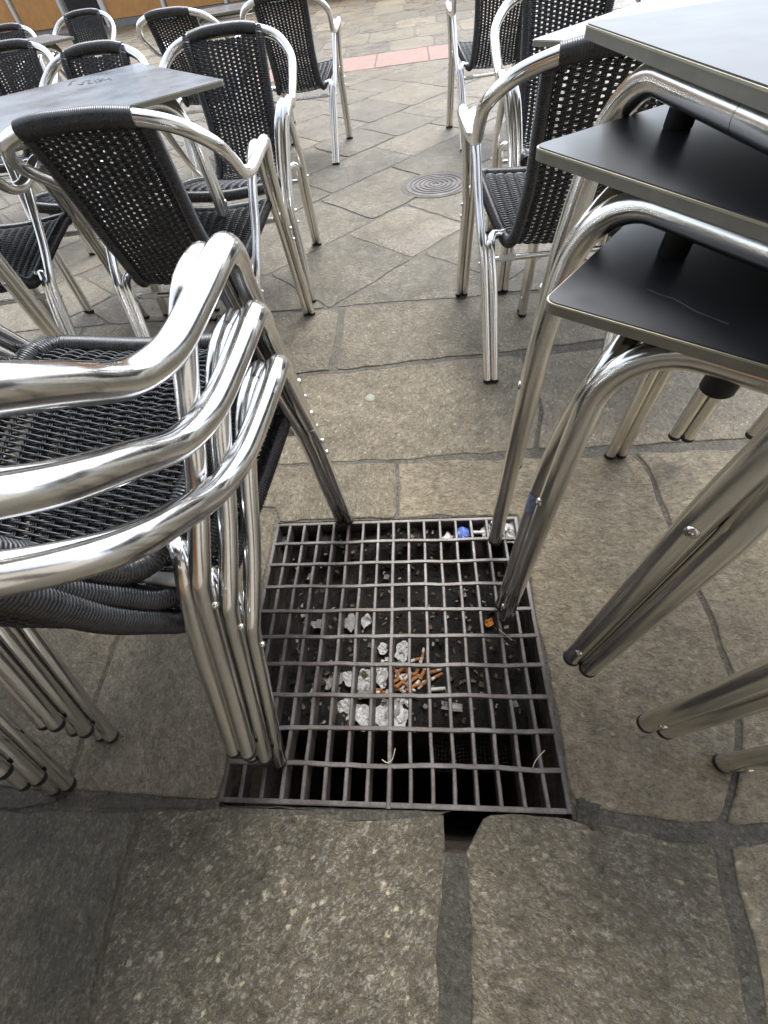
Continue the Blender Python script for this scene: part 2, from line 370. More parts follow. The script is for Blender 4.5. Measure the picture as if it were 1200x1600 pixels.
# diagonal field
A = g(540, 366); B = g(640, 406); D = g(632, 318)
e1 = Vector((B.x - A.x, B.y - A.y)); e2 = Vector((D.x - A.x, D.y - A.y))
RY0 = 7.35
rnd = random.Random(11); strips = []; off = -16.0
cuts_i = [-16 + .0]
while cuts_i[-1] < 26:
    nx_ = cuts_i[-1] + rnd.choice((.85, 1.0, 1.0, 1.15, 1.3))
    if cuts_i[-1] < 0 < nx_ + .4: nx_ = 0.0 if cuts_i[-1] < -.3 else nx_
    elif cuts_i[-1] == 0.0: nx_ = 1.0
    cuts_i.append(nx_)
for a_, b_ in zip(cuts_i[:-1], cuts_i[1:]):
    t_ = 0.0 if a_ == 0.0 else rnd.random(); seq = [t_]
    while seq[-1] < 26: seq.append(seq[-1] + (1.0 if a_ == 0.0 and seq[-1] < 1 else rnd.choice((.9, 1.0, 1.1, 1.35, 1.6))))
    while seq[0] > -16: seq.insert(0, seq[0] - rnd.choice((.9, 1.0, 1.1, 1.35, 1.6)))
    for c0_, c1_ in zip(seq[:-1], seq[1:]):
        O = Vector((A.x, A.y)); sk = .0
        poly = [tuple(O + e1 * a_ + e2 * c0_), tuple(O + e1 * b_ + e2 * (c0_ + sk)), tuple(O + e1 * b_ + e2 * (c1_ + sk)), tuple(O + e1 * a_ + e2 * c1_)]
        sh = [.05 * noise.noise(Vector((p[0] * 3, p[1] * 3, 7))) for p in poly]
        poly = [(p[0] + q, p[1] + q * .7) for p, q in zip(poly, sh)]
        poly = clip(poly, (FB_A.x, FB_A.y), (-fbd.y, fbd.x))
        if len(poly) < 3: continue
        poly = clip(poly, (0, RY0), (0, -1))
        if len(poly) < 3: continue
        cx = sum(p[0] for p in poly) / len(poly)
        if abs(cx) > 7: continue
        slab(poly, gap=.005 if random.random() < .75 else .012, tone=random.uniform(.22, .66), wet=random.uniform(.6, 1.0), coarse=random.uniform(.5, .85), step=.05, jit=.006)
# beyond the red strip
ys = [8.32, 9.2, 10.3, 11.3, 12.4, 13.6, 14.9, 16.3, 17.8, 19.6]
for r in range(len(ys) - 1):
    x = -16.0 + random.random() * .4 if r else -15.81
    while x < 14:
        w = random.uniform(.58, .72) if r else .625
        slab([(x, ys[r]), (x + w, ys[r]), (x + w, ys[r + 1]), (x, ys[r + 1])], gap=.011, wet=random.uniform(.5, .9), coarse=.5, step=.2)
        x += w
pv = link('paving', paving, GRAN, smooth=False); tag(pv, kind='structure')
# red stone strip
bm = bmesh.new(); x = -16.02
while x < 14:
    w = random.uniform(.62, .75); 
    if x < -.335 < x + w + .2: w = max(.3, -.335 - x) if -.335 - x > .3 else w
    box(bm, (x + w / 2, 7.83, -.010), (w - .02, .92, .02)); x += w
tag(link('red_strip', bm, REDS, smooth=False), kind='structure')
# mortar that closes the gap along the near edge of the drain, with the broken notch left open
bm = bmesh.new()
def mortar_strip(pts_a, pts_b, z0, z1):
    ring = [Vector(p[:2]) for p in pts_a] + [Vector(p[:2]) for p in pts_b[::-1]]
    out = []
    for i in range(len(ring)):
        p, q = ring[i], ring[(i + 1) % len(ring)]; k = max(1, int((q - p).length / .014))
        for j in range(k):
            t = p + (q - p) * (j / k); d = noise.noise_vector(Vector((t.x * 40, t.y * 40, 1))) * .003; out.append((t.x + d.x, t.y + d.y))
    if area(out) < 0: out = out[::-1]
    lo = [bm.verts.new((x, y, z0)) for x, y in out]; hi = [bm.verts.new((x, y, z1 + .0025 * noise.noise(Vector((x * 60, y * 60, 5))))) for x, y in inset(out, .0015)]
    n = len(out)
    for i in range(n): bm.faces.new((lo[i], lo[(i + 1) % n], hi[(i + 1) % n], hi[i]))
    bm.faces.new(hi)
mortar_strip([(PX0 - .03, -.010), (-.2, -.008), (0, -.006), (.126, -.006)], [g(352, 1262)[:2], g(470, 1266)[:2], g(560, 1284)[:2], g(640, 1282)[:2], g(686, 1276)[:2]], -.03, -.0035)
MORT2 = make_mortar('dark_joint_mortar', (.050, .044, .033), (.098, .087, .066), .65)
tag(link('mortar_repair', bm, MORT2, smooth=False), kind='structure')
# joint fill between the two front slabs and along the long joint
bm = bmesh.new()
mortar_strip(G((676, 1332), (672, 1450), (676, 1900)), G((748, 1332), (750, 1450), (745, 1900)), -.02, -.0035)
mortar_strip(G((100, 1240), (220, 1243), (335, 1249)), G((100, 1262), (220, 1266), (340, 1264)), -.02, -.003)
mortar_strip(G((935, 1275), (1050, 1283), (1300, 1284)), G((950, 1284), (1040, 1308), (1300, 1304)), -.02, -.005)
mortar_strip(G((-60, 1225), (20, 1232), (86, 1236)), G((-60, 1262), (20, 1264), (90, 1254)), -.02, .001)
tag(link('joint_fill', bm, MORT2, smooth=False), kind='structure')
# lump of mortar at the corner of the grate
bm = bmesh.new(); c = g(920, 1272)
bmesh.ops.create_icosphere(bm, subdivisions=4, radius=.024, matrix=Matrix.Translation((c.x, c.y, -.008)) @ Matrix.Diagonal((1, 1.25, .42, 1)))
for v in bm.verts: v.co += noise.noise_vector(v.co * 55) * .008 + noise.noise_vector(v.co * 160) * .002
tag(link('mortar_lump', bm, MORT2), 'dark grey lump of mortar at the near right corner of the drain grate', 'mortar lump')
for i, (u, v, r_, lb) in enumerate(((578, 622, .021, 'pale greenish old gum spot flattened on the long speckled slab'),)):
    c = g(u, v); bm = bmesh.new(); ring = []
    for k in range(22):
        t = 2 * math.pi * k / 22; rr = r_ * (1 + .28 * noise.noise(Vector((math.cos(t) * 1.4, math.sin(t) * 1.4, i * 5.0)))); ring.append((c.x + rr * math.cos(t), c.y + rr * math.sin(t) * .9))
    lo = [bm.verts.new((x, y, -.001)) for x, y in ring]; hi = [bm.verts.new((x, y, .0022)) for x, y in inset(ring, .0025)]
    for k in range(22): bm.faces.new((lo[k], lo[(k + 1) % 22], hi[(k + 1) % 22], hi[k]))
    bm.faces.new(hi)
    tag(link('gum_spot', bm, plain('pale_gum', (.22, .22, .17), .7) if i == 0 else plain('dark_gum', (.05, .047, .042), .7)), lb, 'gum spot')
bm = bmesh.new(); zf = -1.2
for a, b_ in (((PX0, PY0), (PX1, PY0)), ((PX1, PY0), (PX1, PY1)), ((PX1, PY1), (PX0, PY1)), ((PX0, PY1), (PX0, PY0))):
    nx = 8
    for i in range(nx):
        p = [a[k] + (b_[k] - a[k]) * i / nx for k in (0, 1)]; q = [a[k] + (b_[k] - a[k]) * (i + 1) / nx for k in (0, 1)]
        bm.faces.new([bm.verts.new(v) for v in ((p[0], p[1], zb), (q[0], q[1], zb), (q[0], q[1], zf), (p[0], p[1], zf))])
tag(link('pit_walls', bm, PITW, smooth=False), kind='structure')
def pit_z(x, y):
    """height of the dirt in the pit: a bank at the far side that drops into a hole near the viewer"""
    t = min(1, max(0, (y - .105) / .05)); t = t * t * (3 - 2 * t)
    e = min(1, max(0, (x + .30) / .10)); e = e * e * (3 - 2 * e)
    h = -1.15 + t * (1.025 - .05 * (1 - e))
    k = min(1, max(0, (y - .56) / .09)); h += .085 * k * k * (3 - 2 * k)
    return h + .022 * noise.noise(Vector((x * 11, y * 11, 2))) + .012 * noise.noise(Vector((x * 34, y * 34, 4))) + .006 * noise.noise(Vector((x * 90, y * 90, 6)))
bm = bmesh.new(); NX, NY = 80, 84; gv = []
for j in range(NY + 1):
    for i in range(NX + 1):
        x = PX0 + .001 + (PX1 - PX0 - .002) * i / NX; y = PY0 + .001 + (PY1 - PY0 - .002) * j / NY
        gv.append(bm.verts.new((x, y, pit_z(x, y))))
for j in range(NY):
    for i in range(NX):
        k = j * (NX + 1) + i; bm.faces.new((gv[k], gv[k + 1], gv[k + NX + 2], gv[k + NX + 1]))
tag(link('pit_dirt', bm, DIRT), kind='structure')

# ------------------------------------------------------------------ the grate
grate = empty('drain_grate', 'square rusty iron drain grate sunk between the granite slabs', 'drain grate', (0, 0, 0))
def wob(x, y, a=.0016): return a * noise.noise(Vector((x * 9, y * 9, 8)))
bm = bmesh.new()
ft = .008; ZT = .000
for x in (-GX, GX): box(bm, (x, (GY0 + GY1) / 2, ZT - .021), (ft, GY1 - GY0 + ft, .040))
for y in (GY0, GY1): box(bm, (0, y, ZT - .0215), (2 * GX - ft, ft + .001, .040))
bmesh.ops.bevel(bm, geom=bm.edges[:], offset=.0012, segments=2, affect='EDGES')
link('frame', bm, IRON, grate, smooth=False)
for k in range(-7, 8):
    bm = bmesh.new(); x = k * .0443; n = 26; th = .0042 if k else .0046
    prof = [(-th, -.036), (th, -.036), (th, -.002), (th * .6, -.0004), (-th * .6, -.0004), (-th, -.002)]
    rings = []
    for i in range(n + 1):
        y = GY0 + .004 + (GY1 - GY0 - .008) * i / n; 
        if k == 0: y = GY0 - .006 + (GY1 - GY0 + .002) * i / n
        sx = wob(x + 3, y, .0028); sz = wob(x, y + 5, .0012) + (.0012 if k == 0 else -.0012)
        lean = wob(x + 9, y * .4, .004)
        rings.append([bm.verts.new((x + sx + px - lean * (pz / .036), y, ZT + sz + pz * 1.15)) for px, pz in prof])
    for i in range(n):
        for m in range(6): bm.faces.new((rings[i][m], rings[i][(m + 1) % 6], rings[i + 1][(m + 1) % 6], rings[i + 1][m]))
    bm.faces.new(rings[0][::-1]); bm.faces.new(rings[-1])
    link('bearing_bar', bm, IRON, grate, smooth=False)
for j in range(1, 10):
    bm = bmesh.new(); y0_ = (10 - j) * .0681; rings = []; hw, dp = .0046, .011
    prof_ = [(-hw, -dp), (hw, -dp), (hw, -.0012), (hw * .72, 0), (-hw * .72, 0), (-hw, -.0012)]
    for i in range(61):
        x = -GX + .001 + 2 * (GX - .001) * i / 60
        yy = y0_ + wob(x, y0_ + 2, .0034) + wob(x * 4, y0_ + 4, .0010); zz = ZT + .0014 + wob(x + 2, y0_, .0014); lean = wob(x + 4, y0_, .002)
        rings.append([bm.verts.new((x, yy + py + lean * pz / dp, zz + pz)) for py, pz in prof_])
    for i in range(60):
        for m in range(6): bm.faces.new((rings[i][m], rings[i + 1][m], rings[i + 1][(m + 1) % 6], rings[i][(m + 1) % 6]))
    bm.faces.new(rings[0]); bm.faces.new(rings[-1][::-1])
    link('cross_bar', bm, IRON, grate, smooth=False)

# ------------------------------------------------------------------ litter in and on the grate
def crumple(name, c, s, mat, label, group, seed=0):
    bm = bmesh.new(); NR, NA = 9, 30; o_ = Vector((seed * 3.17, seed * 1.7, seed * .9)); rings = []
    def fold(x, y):
        q = Vector((x / s * 1.5, y / s * 1.5, 0)) + o_
        a = abs(noise.noise(q)) * 1.0 + abs(noise.noise(q * 2.1 + Vector((5, 1, 2)))) * .35
        return s * .62 * (a - .35)
    ctr = bm.verts.new((0, 0, fold(0, 0)))
    for r in range(1, NR + 1):
        ring = []
        for k in range(NA):
            t = 2 * math.pi * k / NA; rad = s * 1.25 * r / NR
            rad *= 1 + .50 * noise.noise(Vector((math.cos(t) * 1.2, math.sin(t) * 1.2, 2)) + o_) * r / NR + .12 * noise.noise(Vector((math.cos(t) * 6, math.sin(t) * 6, 4)) + o_) * (r == NR)
            x, y = rad * math.cos(t) * 1.1, rad * math.sin(t) * .85
            ring.append(bm.verts.new((x, y, fold(x, y))))
        rings.append(ring)
    for k in range(NA):
        bm.faces.new((ctr, rings[0][k], rings[0][(k + 1) % NA]))
        for r in range(NR - 1): bm.faces.new((rings[r][k], rings[r + 1][k], rings[r + 1][(k + 1) % NA], rings[r][(k + 1) % NA]))
    r = bmesh.ops.extrude_face_region(bm, geom=bm.faces[:])
    for v in r['geom']:
        if isinstance(v, bmesh.types.BMVert): v.co.z += .0006
    o = link(name, bm, mat, smooth=False); o.location = c; o.rotation_euler = (random.uniform(-.45, .45), random.uniform(-.45, .45), random.uniform(0, 6.3))
    return tag(o, label, 'paper', group)
def scrap(name, c, w, h, mat, label, cat, group=None, curl=.35, seed=0):
    bm = bmesh.new(); nx, ny = 8, 6; vs = []
    for j in range(ny + 1):
        for i in range(nx + 1):
            x = (i / nx - .5) * w; y = (j / ny - .5) * h
            k = 1 - .35 * abs(noise.noise(Vector((i * .7, j * .7, seed * 2.3))))
            z = noise.noise(Vector((x / w * 2.3 + seed, y / h * 2.3, seed * 5.1))) * curl * w
            vs.append(bm.verts.new((x * k, y * k, z)))
    for j in range(ny):
        for i in range(nx):
            a = j * (nx + 1) + i; bm.faces.new((vs[a], vs[a + 1], vs[a + nx + 2], vs[a + nx + 1]))
    r = bmesh.ops.extrude_face_region(bm, geom=bm.faces[:])
    for v in r['geom']:
        if isinstance(v, bmesh.types.BMVert): v.co.z += .0008
    o = link(name, bm, mat, smooth=False); o.location = c; o.rotation_euler = (random.uniform(-.35, .35), random.uniform(-.35, .35), random.uniform(0, 6.3))
    return tag(o, label, cat, group)
def at_pit(u, v, lift=.006):
    z = -.13
    for _ in range(6):
        p = g(u, v, z); z = pit_z(p.x, p.y) + lift
    return Vector((p.x, p.y, z))
PG = 'crumpled white papers in the drain'
for i, (u, v, s) in enumerate(((522, 1062, .020), (568, 1062, .021), (598, 1056, .019), (572, 1076, .020), (538, 1108, .024), (570, 1118, .024), (604, 1108, .023), (628, 1106, .024), (546, 1060, .016), (576, 1130, .020), (600, 1120, .022))):
    crumple('crumpled_paper', at_pit(u, v, .010), s, PAPER if i % 3 else PAPER2, 'crumpled white paper scrap lying in the litter heap under the grate', PG, seed=i)
crumple('crumpled_paper', at_pit(628, 1018, .01), .019, PAPER, 'white crumpled paper under the middle of the grate, above the heap of cigarette butts', PG, seed=21)
crumple('crumpled_paper', at_pit(598, 1014, .01), .013, PAPER, 'small white paper ball just left of the long middle bar of the grate', PG, seed=22)
crumple('crumpled_paper', at_pit(772, 829, .02), .030, PAPER, 'bright white crumpled tissue at the far right corner under the grate', PG, seed=23)
crumple('crumpled_paper', at_pit(804, 833, .02), .026, PAPER, 'white tissue under the far right grate corner, right of the table leg', PG, seed=24)
crumple('crumpled_paper', at_pit(498, 974, .01), .016, PAPER2, 'small grey paper ball on the bare dirt left of the square paper scrap', PG, seed=25)
for i in range(26):
    u, v = (random.gauss(580, 48), random.gauss(1085, 34)) if i % 3 else (random.uniform(450, 790), random.uniform(880, 1120))
    w_ = random.uniform(.010, .026)
    scrap('torn_scrap', at_pit(u, min(v, 1125), .008), w_, w_ * random.uniform(.5, 1.0), (PAPER, PAPER2, LEAF, PAPER2)[i % 4], 'small torn scrap lying in the dirt and litter under the grate', 'scrap', 'torn scraps under the grate', curl=.45, seed=40 + i)
scrap('paper_scrap', at_pit(549, 972, .012), .055, .05, PAPER2, 'square grey white paper scrap lying alone on the dirt under the grate', 'paper', curl=.08, seed=3)
scrap('paper_scrap', at_pit(572, 970, .010), .035, .03, PAPER, 'little white paper piece right of the square grey scrap', 'paper', curl=.2, seed=4)
scrap('paper_scrap', at_pit(621, 1120, .016), .05, .06, PAPER, 'torn white paper sheet at the front of the litter heap', 'paper', curl=.15, seed=8)
scrap('sweet_wrapper', at_pit(724, 835, .02), .05, .035, BLUEW, 'blue and white wrapper under the far edge of the grate', 'wrapper', curl=.3, seed=5)
scrap('paper_scrap', at_pit(700, 839, .012), .03, .025, PAPER, 'cream paper bit just left of the blue wrapper', 'paper', curl=.3, seed=9)
scrap('orange_scrap', at_pit(764, 972, .016), .024, .02, ORNG, 'bright orange scrap on the dirt under the right of the grate', 'scrap', curl=.5, seed=6)
scrap('paper_scrap', at_pit(706, 1104, .012), .02, .055, PAPER2, 'long greyish paper strip right of the litter heap', 'paper', curl=.2, seed=12)
scrap('paper_scrap', at_pit(444, 844, .02), .03, .03, PAPER, 'white paper bit under the far left corner cell of the grate', 'paper', curl=.3, seed=13)
bm = bmesh.new()
def butt_mesh():
    f = bmesh.new(); tube(f, [(-.013, 0, 0, .0042), (.006, 0, 0, .0040), (.011, .001, .0004, .0037)], seg=10)
    p = bmesh.new(); tube(p, [(.0112, .001, .0004, .0038), (.019, .002, 0, .0036), (.0225, .0035, .0012, .0026)], seg=10)
    return f, p
f, p = butt_mesh()
b0 = empty('cigarette_butt', 'orange filtered cigarette butt in the heap under the grate', 'cigarette butt', group='cigarette butts under the grate')
link('filter', f, BUTT, b0); link('paper_end', p, CIGP, b0); used = False
for u, v in ((622, 1054), (630, 1058), (618, 1064), (626, 1068), (634, 1048), (642, 1054), (628, 1046), (620, 1074), (648, 1060), (653, 1070), (660, 1054), (644, 1074), (676, 1050), (684, 1056), (654, 1044), (590, 1078), (600, 1082), (654, 1030), (660, 1026), (637, 1072), (666, 1066), (612, 1050), (640, 1082)):
    o = b0 if not used else copy_tree(b0); used = True
    o.location = at_pit(u, v, .006 + random.random() * .008); o.rotation_euler = (random.uniform(-.3, .3), random.uniform(-.5, .5), random.uniform(0, 6.3)); o.scale = (1.0 + .25 * random.random(),) * 3
bm = bmesh.new(); tube(bm, [(-.022, 0, 0, .0048), (.022, 0, 0, .0046)], seg=10)
o = link('cigarette', bm, CIGP); o.location = at_pit(682, 1077, .012); o.rotation_euler = (0, .05, .1); tag(o, 'unsmoked looking white cigarette stub right of the orange butts', 'cigarette')
bm = bmesh.new(); tube(bm, [(-.02, 0, 0, .005), (.02, 0, 0, .005)], seg=10)
o = link('cigarette', bm, CIGP); o.location = at_pit(750, 832, .014); o.rotation_euler = (0, .05, .0); tag(o, 'pale cigarette stub right of the blue wrapper under the grate', 'cigarette')
bm = bmesh.new()
def net_pt(i, j):
    x = .09 + i * .0085; y = .075 + j * .0085
    return (x + .006 * noise.noise(Vector((i * .2, j * .2, 1))), y + .008 * noise.noise(Vector((i * .15, j * .2, 9))), max(pit_z(x, y), -.19) + .010 + .012 * noise.noise(Vector((i * .12, j * .12, 3))), .0006)
for i in range(24): tube(bm, [net_pt(i, j) for j in range(18)], seg=4, cap=False)
for j in range(18): tube(bm, [net_pt(i, j) for i in range(24)], seg=4, cap=False)
tag(link('wire_netting', bm, DIRT), 'fine rusty wire netting lying at the right of the litter under the grate', 'netting')
# loose small rubbish that nobody could count
bm = bmesh.new()
for i in range(900):
    x = random.uniform(PX0 + .02, PX1 - .02); y = random.uniform(.15, PY1 - .01); z = pit_z(x, y) + .003
    s = random.uniform(.003, .015); m = Matrix.Translation((x, y, z)) @ Matrix.Rotation(random.uniform(0, 6.3), 4, 'Z') @ Matrix.Rotation(random.uniform(-.6, .6), 4, 'X') @ Matrix.Diagonal((s, s * random.uniform(.3, .9), .0012, 1))
    bmesh.ops.create_cube(bm, size=1, matrix=m)
me = link('leaf_litter', bm, [LEAF, PAPER2, DIRT], smooth=False)
for p_ in me.data.polygons: p_.material_index = (0, 2, 2, 0, 2, 2, 0, 2)[(p_.index // 6) % 8] if (p_.index // 6) % 11 else 1
tag(me, 'dry leaf bits and grit strewn over the dirt under the grate', 'litter', kind='stuff')
def straw(pts, label):
    bm = bmesh.new(); tube(bm, [list(q) + [.0011] for q in smooth_path(pts, .004)], seg=6)
    tag(link('straw', bm, STRAW), label, 'straw')
a = g(832, 1200); straw([(a.x, a.y, .004), (a.x + .006, a.y + .012, .012), (a.x + .026, a.y + .030, .016)], 'pale bent straw caught on the last cross bar, right side of the grate')
a = g(606, 1189); straw([(a.x - .012, a.y + .002, .003), (a.x, a.y - .004, .006), (a.x + .010, a.y + .003, .006), (a.x + .016, a.y + .022, .012)], 'thin dry stalk looped round the middle bar near the front of the grate')
a = g(788, 992); straw([(a.x - .012, a.y + .012, .004), (a.x, a.y, .006), (a.x + .016, a.y - .014, .002)], 'thin pale thread lying across the grate beside the table leg')

# ------------------------------------------------------------------ manhole cover
mc = empty('manhole_cover', 'round iron manhole cover with concentric rings set in the paving', 'manhole cover', (g(681, 288).x, g(681, 288).y, 0))
bm = bmesh.new(); prof = [(.195, -.01), (.195, .003)]
r = .190
for k in range(6): prof += [(r, .0045), (r - .020, .0045), (r - .022, .000), (r - .028, .000)]; r -= .030
prof.append((0.0005, .004)); rings = []
for rr, z in prof: rings.append([bm.verts.new((rr * math.cos(2 * math.pi * k / 48), rr * math.sin(2 * math.pi * k / 48), z)) for k in range(48)])
for i in range(len(rings) - 1):
    for k in range(48): bm.faces.new((rings[i][k], rings[i][(k + 1) % 48], rings[i + 1][(k + 1) % 48], rings[i + 1][k]))
link('cover_plate', bm, IRON, mc, smooth=False)
bm = bmesh.new(); rings = []
for rr, z in ((.225, -.01), (.225, .002), (.198, .002), (.198, -.01)): rings.append([bm.verts.new((rr * math.cos(2 * math.pi * k / 48), rr * math.sin(2 * math.pi * k / 48), z)) for k in range(48)])
for i in range(3):
    for k in range(48): bm.faces.new((rings[i][k], rings[i][(k + 1) % 48], rings[i + 1][(k + 1) % 48], rings[i + 1][k]))
link('rim', bm, MORT, mc, smooth=False)

# ------------------------------------------------------------------ the wicker chair
# seat and back are one sheet: profile in the (y, z) plane from the front edge to the top rail
PROF = [(.268, .452, .200), (.22, .462, .206), (.10, .444, .198), (-.02, .416, .182), (-.085, .396, .168), (-.132, .392, .157), (-.164, .420, .147), (-.186, .475, .141), (-.217, .565, .138), (-.240, .680, .143), (-.266, .785, .149), (-.288, .812, .150)]
prof = smooth_path([(y, z, w) for y, z, w in PROF], .003)
# arc length
LS = [0.0]
for i in range(1, len(prof)): LS.append(LS[-1] + math.dist(prof[i][:2], prof[i - 1][:2]))
LT_ = LS[-1]
def prof_at(s):
    s = min(max(s, 0), LT_ - 1e-6); lo, hi = 0, len(LS) - 1
    while hi - lo > 1:
        m = (lo + hi) // 2
        if LS[m] <= s: lo = m
        else: hi = m
    t = (s - LS[lo]) / (LS[hi] - LS[lo]); a, b = prof[lo], prof[hi]
    y, z, w = (a[k] + (b[k] - a[k]) * t for k in range(3)); dy, dz = b[0] - a[0], b[1] - a[1]; L = math.hypot(dy, dz)
    return y, z, w, (dz / L, -dy / L)     # normal points to the sitter's side
SB = next(LS[i] for i in range(len(prof)) if prof[i][0] < -.148)      # where the seat turns into the back
def sheet_pt(xf, s, off=0.0):
    y, z, w, n = prof_at(s)
    sag = (1 - xf * xf)
    so_ = -.012 * sag if s < SB else -.016 * sag          # hollow across the width
    o = off + so_
    return (xf * w, y - n[0] * o * -1, z - n[1] * o * -1)
def ridged(path, r, pitch, amp, seg=12):
    out = []; d = 0.0; P = [Vector(p[:3]) for p in path]; Ls = [0]
    for i in range(1, len(P)): Ls.append(Ls[-1] + (P[i] - P[i - 1]).length)
    n = int(Ls[-1] / (pitch / 4)); k = 0
    for i in range(n + 1):
        s = Ls[-1] * i / n
        while k < len(Ls) - 2 and Ls[k + 1] < s: k += 1
        t = (s - Ls[k]) / max(1e-9, Ls[k + 1] - Ls[k]); p = P[k].lerp(P[k + 1], t)
        out.append((p.x, p.y, p.z, r + amp * (1, 0.2, -1.2, .2)[i % 4]))
    return out
def weave(s0, s1, pitch, nst, dense=None, rods=(-.011, .011), rrod=.0013, amp=.0040):
    bm = bmesh.new(); j = 0; s = s0
    while s < s1:
        path = []; n = nst * 4 + 2
        sj = s
        for i in range(n + 1):
            xf = -1 + 2 * i / n
            ph = (xf + 1) / 2 * (nst + 1) * math.pi + (math.pi if j % 2 else 0)
            path.append(sheet_pt(xf * .985, sj + .0012 * math.sin(ph * 1.0), amp * math.cos(ph)))
        rr = .0023
        if dense and dense[0] < s < dense[1]: rr = .0034
        tube(bm, path, rr, seg=5, cap=False)
        s += pitch; j += 1
    for i in range(nst):
        xf = -1 + 2 * (i + 1) / (nst + 1)
        for dx in rods:
            path = [sheet_pt(xf + dx, s0 + (s1 - s0) * k / 40) for k in range(41)]
            tube(bm, path, rrod, seg=5, cap=False)
    return bm
SIDE = lambda sgn: smooth_path([(sgn * (p[2] + .004), p[0], p[1]) for p in PROF], .01)
def make_chair():
    root = empty('wicker_chair', 'x', 'chair')
    # arm tube with back arch
    half = [(.2485, .272, .405, .0135), (.258, .232, .500, .0138), (.2725, .186, .597, .0150), (.2835, .164, .636, .0160), (.2895, .138, .657, .0168), (.2922, .099, .6587, .0168),
            (.2849, .0417, .6436, .0168), (.2761, -.0179, .6316, .0168), (.2720, -.0792, .6451, .0168), (.2780, -.1400, .686, .0168), (.2745, -.2123, .7375, .0168), (.2252, -.2680, .786, .0168), (.1440, -.2930, .812, .0168), (.08, -.3060, .8205, .0168)]
    full = half + [(0, -.311, .8225, .0168)] + [(-p[0],) + p[1:] for p in half[::-1]]
    bm = bmesh.new(); tube(bm, smooth_path(full, .010), seg=18)
    fr = link('arm_frame', bm, ALU, root)
    # wrapped top rail
    wp = smooth_path([p[:3] for p in full[12:17]], .006)
    bm = bmesh.new(); tube(bm, ridged(wp, .0205, .0046, .0007, 14), seg=16); link('top_wrap', bm, WICK, root)
    # seat and back
    bm = weave(.004, SB, .0055, 11); link('seat', bm, WICK, root)
    bm = weave(SB + .004, LT_ - .002, .0062, 12, dense=(SB + .17, SB + .20), rods=(-.033, 0, .033), rrod=.0026, amp=.0028); bk = link('backrest', bm, WICK, root)
    for sgn in (-1, 1):
        bm = bmesh.new(); sp = SIDE(sgn); tube(bm, ridged(sp, .0175, .0050, .0012), seg=12); link('side_wrap', bm, WICK, root)
    bm = bmesh.new(); y, z, w, n = prof_at(0)
    fp = smooth_path([(-w - .004, y - .03, z + .004), (-w + .012, y + .000, z), (-w + .05, y + .008, z - .004), (0, y + .010, z - .012), (w - .05, y + .008, z - .004), (w - .012, y + .000, z), (w + .004, y - .03, z + .004)], .008)
    tube(bm, ridged(fp, .0185, .0050, .0013), seg=14); link('front_wrap', bm, WICK, root)
    # legs
    for sg in (1, -1):
        fl = lambda pts: [(sg * p[0],) + tuple(p[1:]) for p in pts]
        bm = bmesh.new()
        outer = [(.2525, .310, .008), (.2505, .298, .15), (.2475, .284, .32), (.246, .277, .38), (.2485, .272, .405), (.250, .262, .425)]
        inner = [(.2255, .310, .008), (.2235, .298, .15), (.2205, .284, .32), (.2195, .275, .385), (.222, .258, .43), (.2300, .222, .515), (.2430, .182, .598), (.2535, .160, .633), (.2600, .134, .652), (.2630, .104, .6545)]
        tube(bm, smooth_path(fl(outer), .02), .0135, seg=14); tube(bm, smooth_path(fl([p + ((.0135,) if i < 6 else (.0150,)) for i, p in enumerate(inner)]), .014), seg=14)
        lg = link('leg', bm, ALU, root)
        bm = bmesh.new()
        for x in (.2525, .2255): tube(bm, fl([(x, .3105, 0, .0125), (x, .310, .004, .0142), (x, .3095, .012, .0142)]), seg=14)
        link('foot_cap', bm, RUBBER, lg)
        for zz in (.365, .325):
            bm = bmesh.new(); screw(bm, (sg * .2625, .279 + (.365 - zz) * .1, zz), (sg, 0.1, 0)); link('screw', bm, STEEL, lg)
        bm = bmesh.new()
        innr = [(.2630, .104, .6545, .0150), (.2625, .076, .649, .0150), (.2610, .040, .625, .0148), (.2590, .000, .580, .0140), (.2540, -.070, .488, .0135), (.247, -.140, .408, .0135), (.242, -.162, .372, .0135), (.231, -.210, .25, .0135), (.2145, -.313, .008, .0135)]
        tube(bm, smooth_path(fl(innr), .014), seg=14)
        loop = [(.1875, -.313, .008), (.204, -.212, .25), (.2155, -.160, .362), (.2185, -.140, .395), (.2100, -.118, .410), (.188, -.100, .402), (.168, -.085, .399)]
        tube(bm, smooth_path(fl(loop), .012), .0135, seg=14)
        lg = link('leg', bm, ALU, root)
        bm = bmesh.new()
        for x in (.2145, .1875): tube(bm, fl([(x, -.3145, 0, .0125), (x, -.3135, .004, .0142), (x, -.3115, .012, .0142)]), seg=14)
        link('foot_cap', bm, RUBBER, lg)
        bm = bmesh.new(); screw(bm, (sg * .2545, -.170, .352), (sg, -.1, 0)); link('screw', bm, STEEL, lg)
    # stretchers
    for y, z, w in ((-.135, .345, .208), (.268, .40, .226)):
        bm = bmesh.new(); tube(bm, [(-w, y, z), (w, y, z)], .0085, seg=12); st = link('stretcher', bm, ALU, root)
        for sg in (-1, 1):
            bm = bmesh.new(); tube(bm, [(sg * (w - .02), y, z), (sg * (w - .075), y, z)], .0098, seg=12); link('clip', bm, CLIP, st)
    return root
chair0 = make_chair(); chair_used = [False]
def chair(x, y, rz, label, group, z=0.0):
    o = chair0 if not chair_used[0] else copy_tree(chair0); chair_used[0] = True
    o.location = (x, y, z); o.rotation_euler = (0, 0, rz); o['label'] = label
    if group: o['group'] = group
    elif 'group' in o: del o['group']
    return o
ST = 'chairs stacked beside the drain'
sx, sy, sr = -.415, .402, -.098
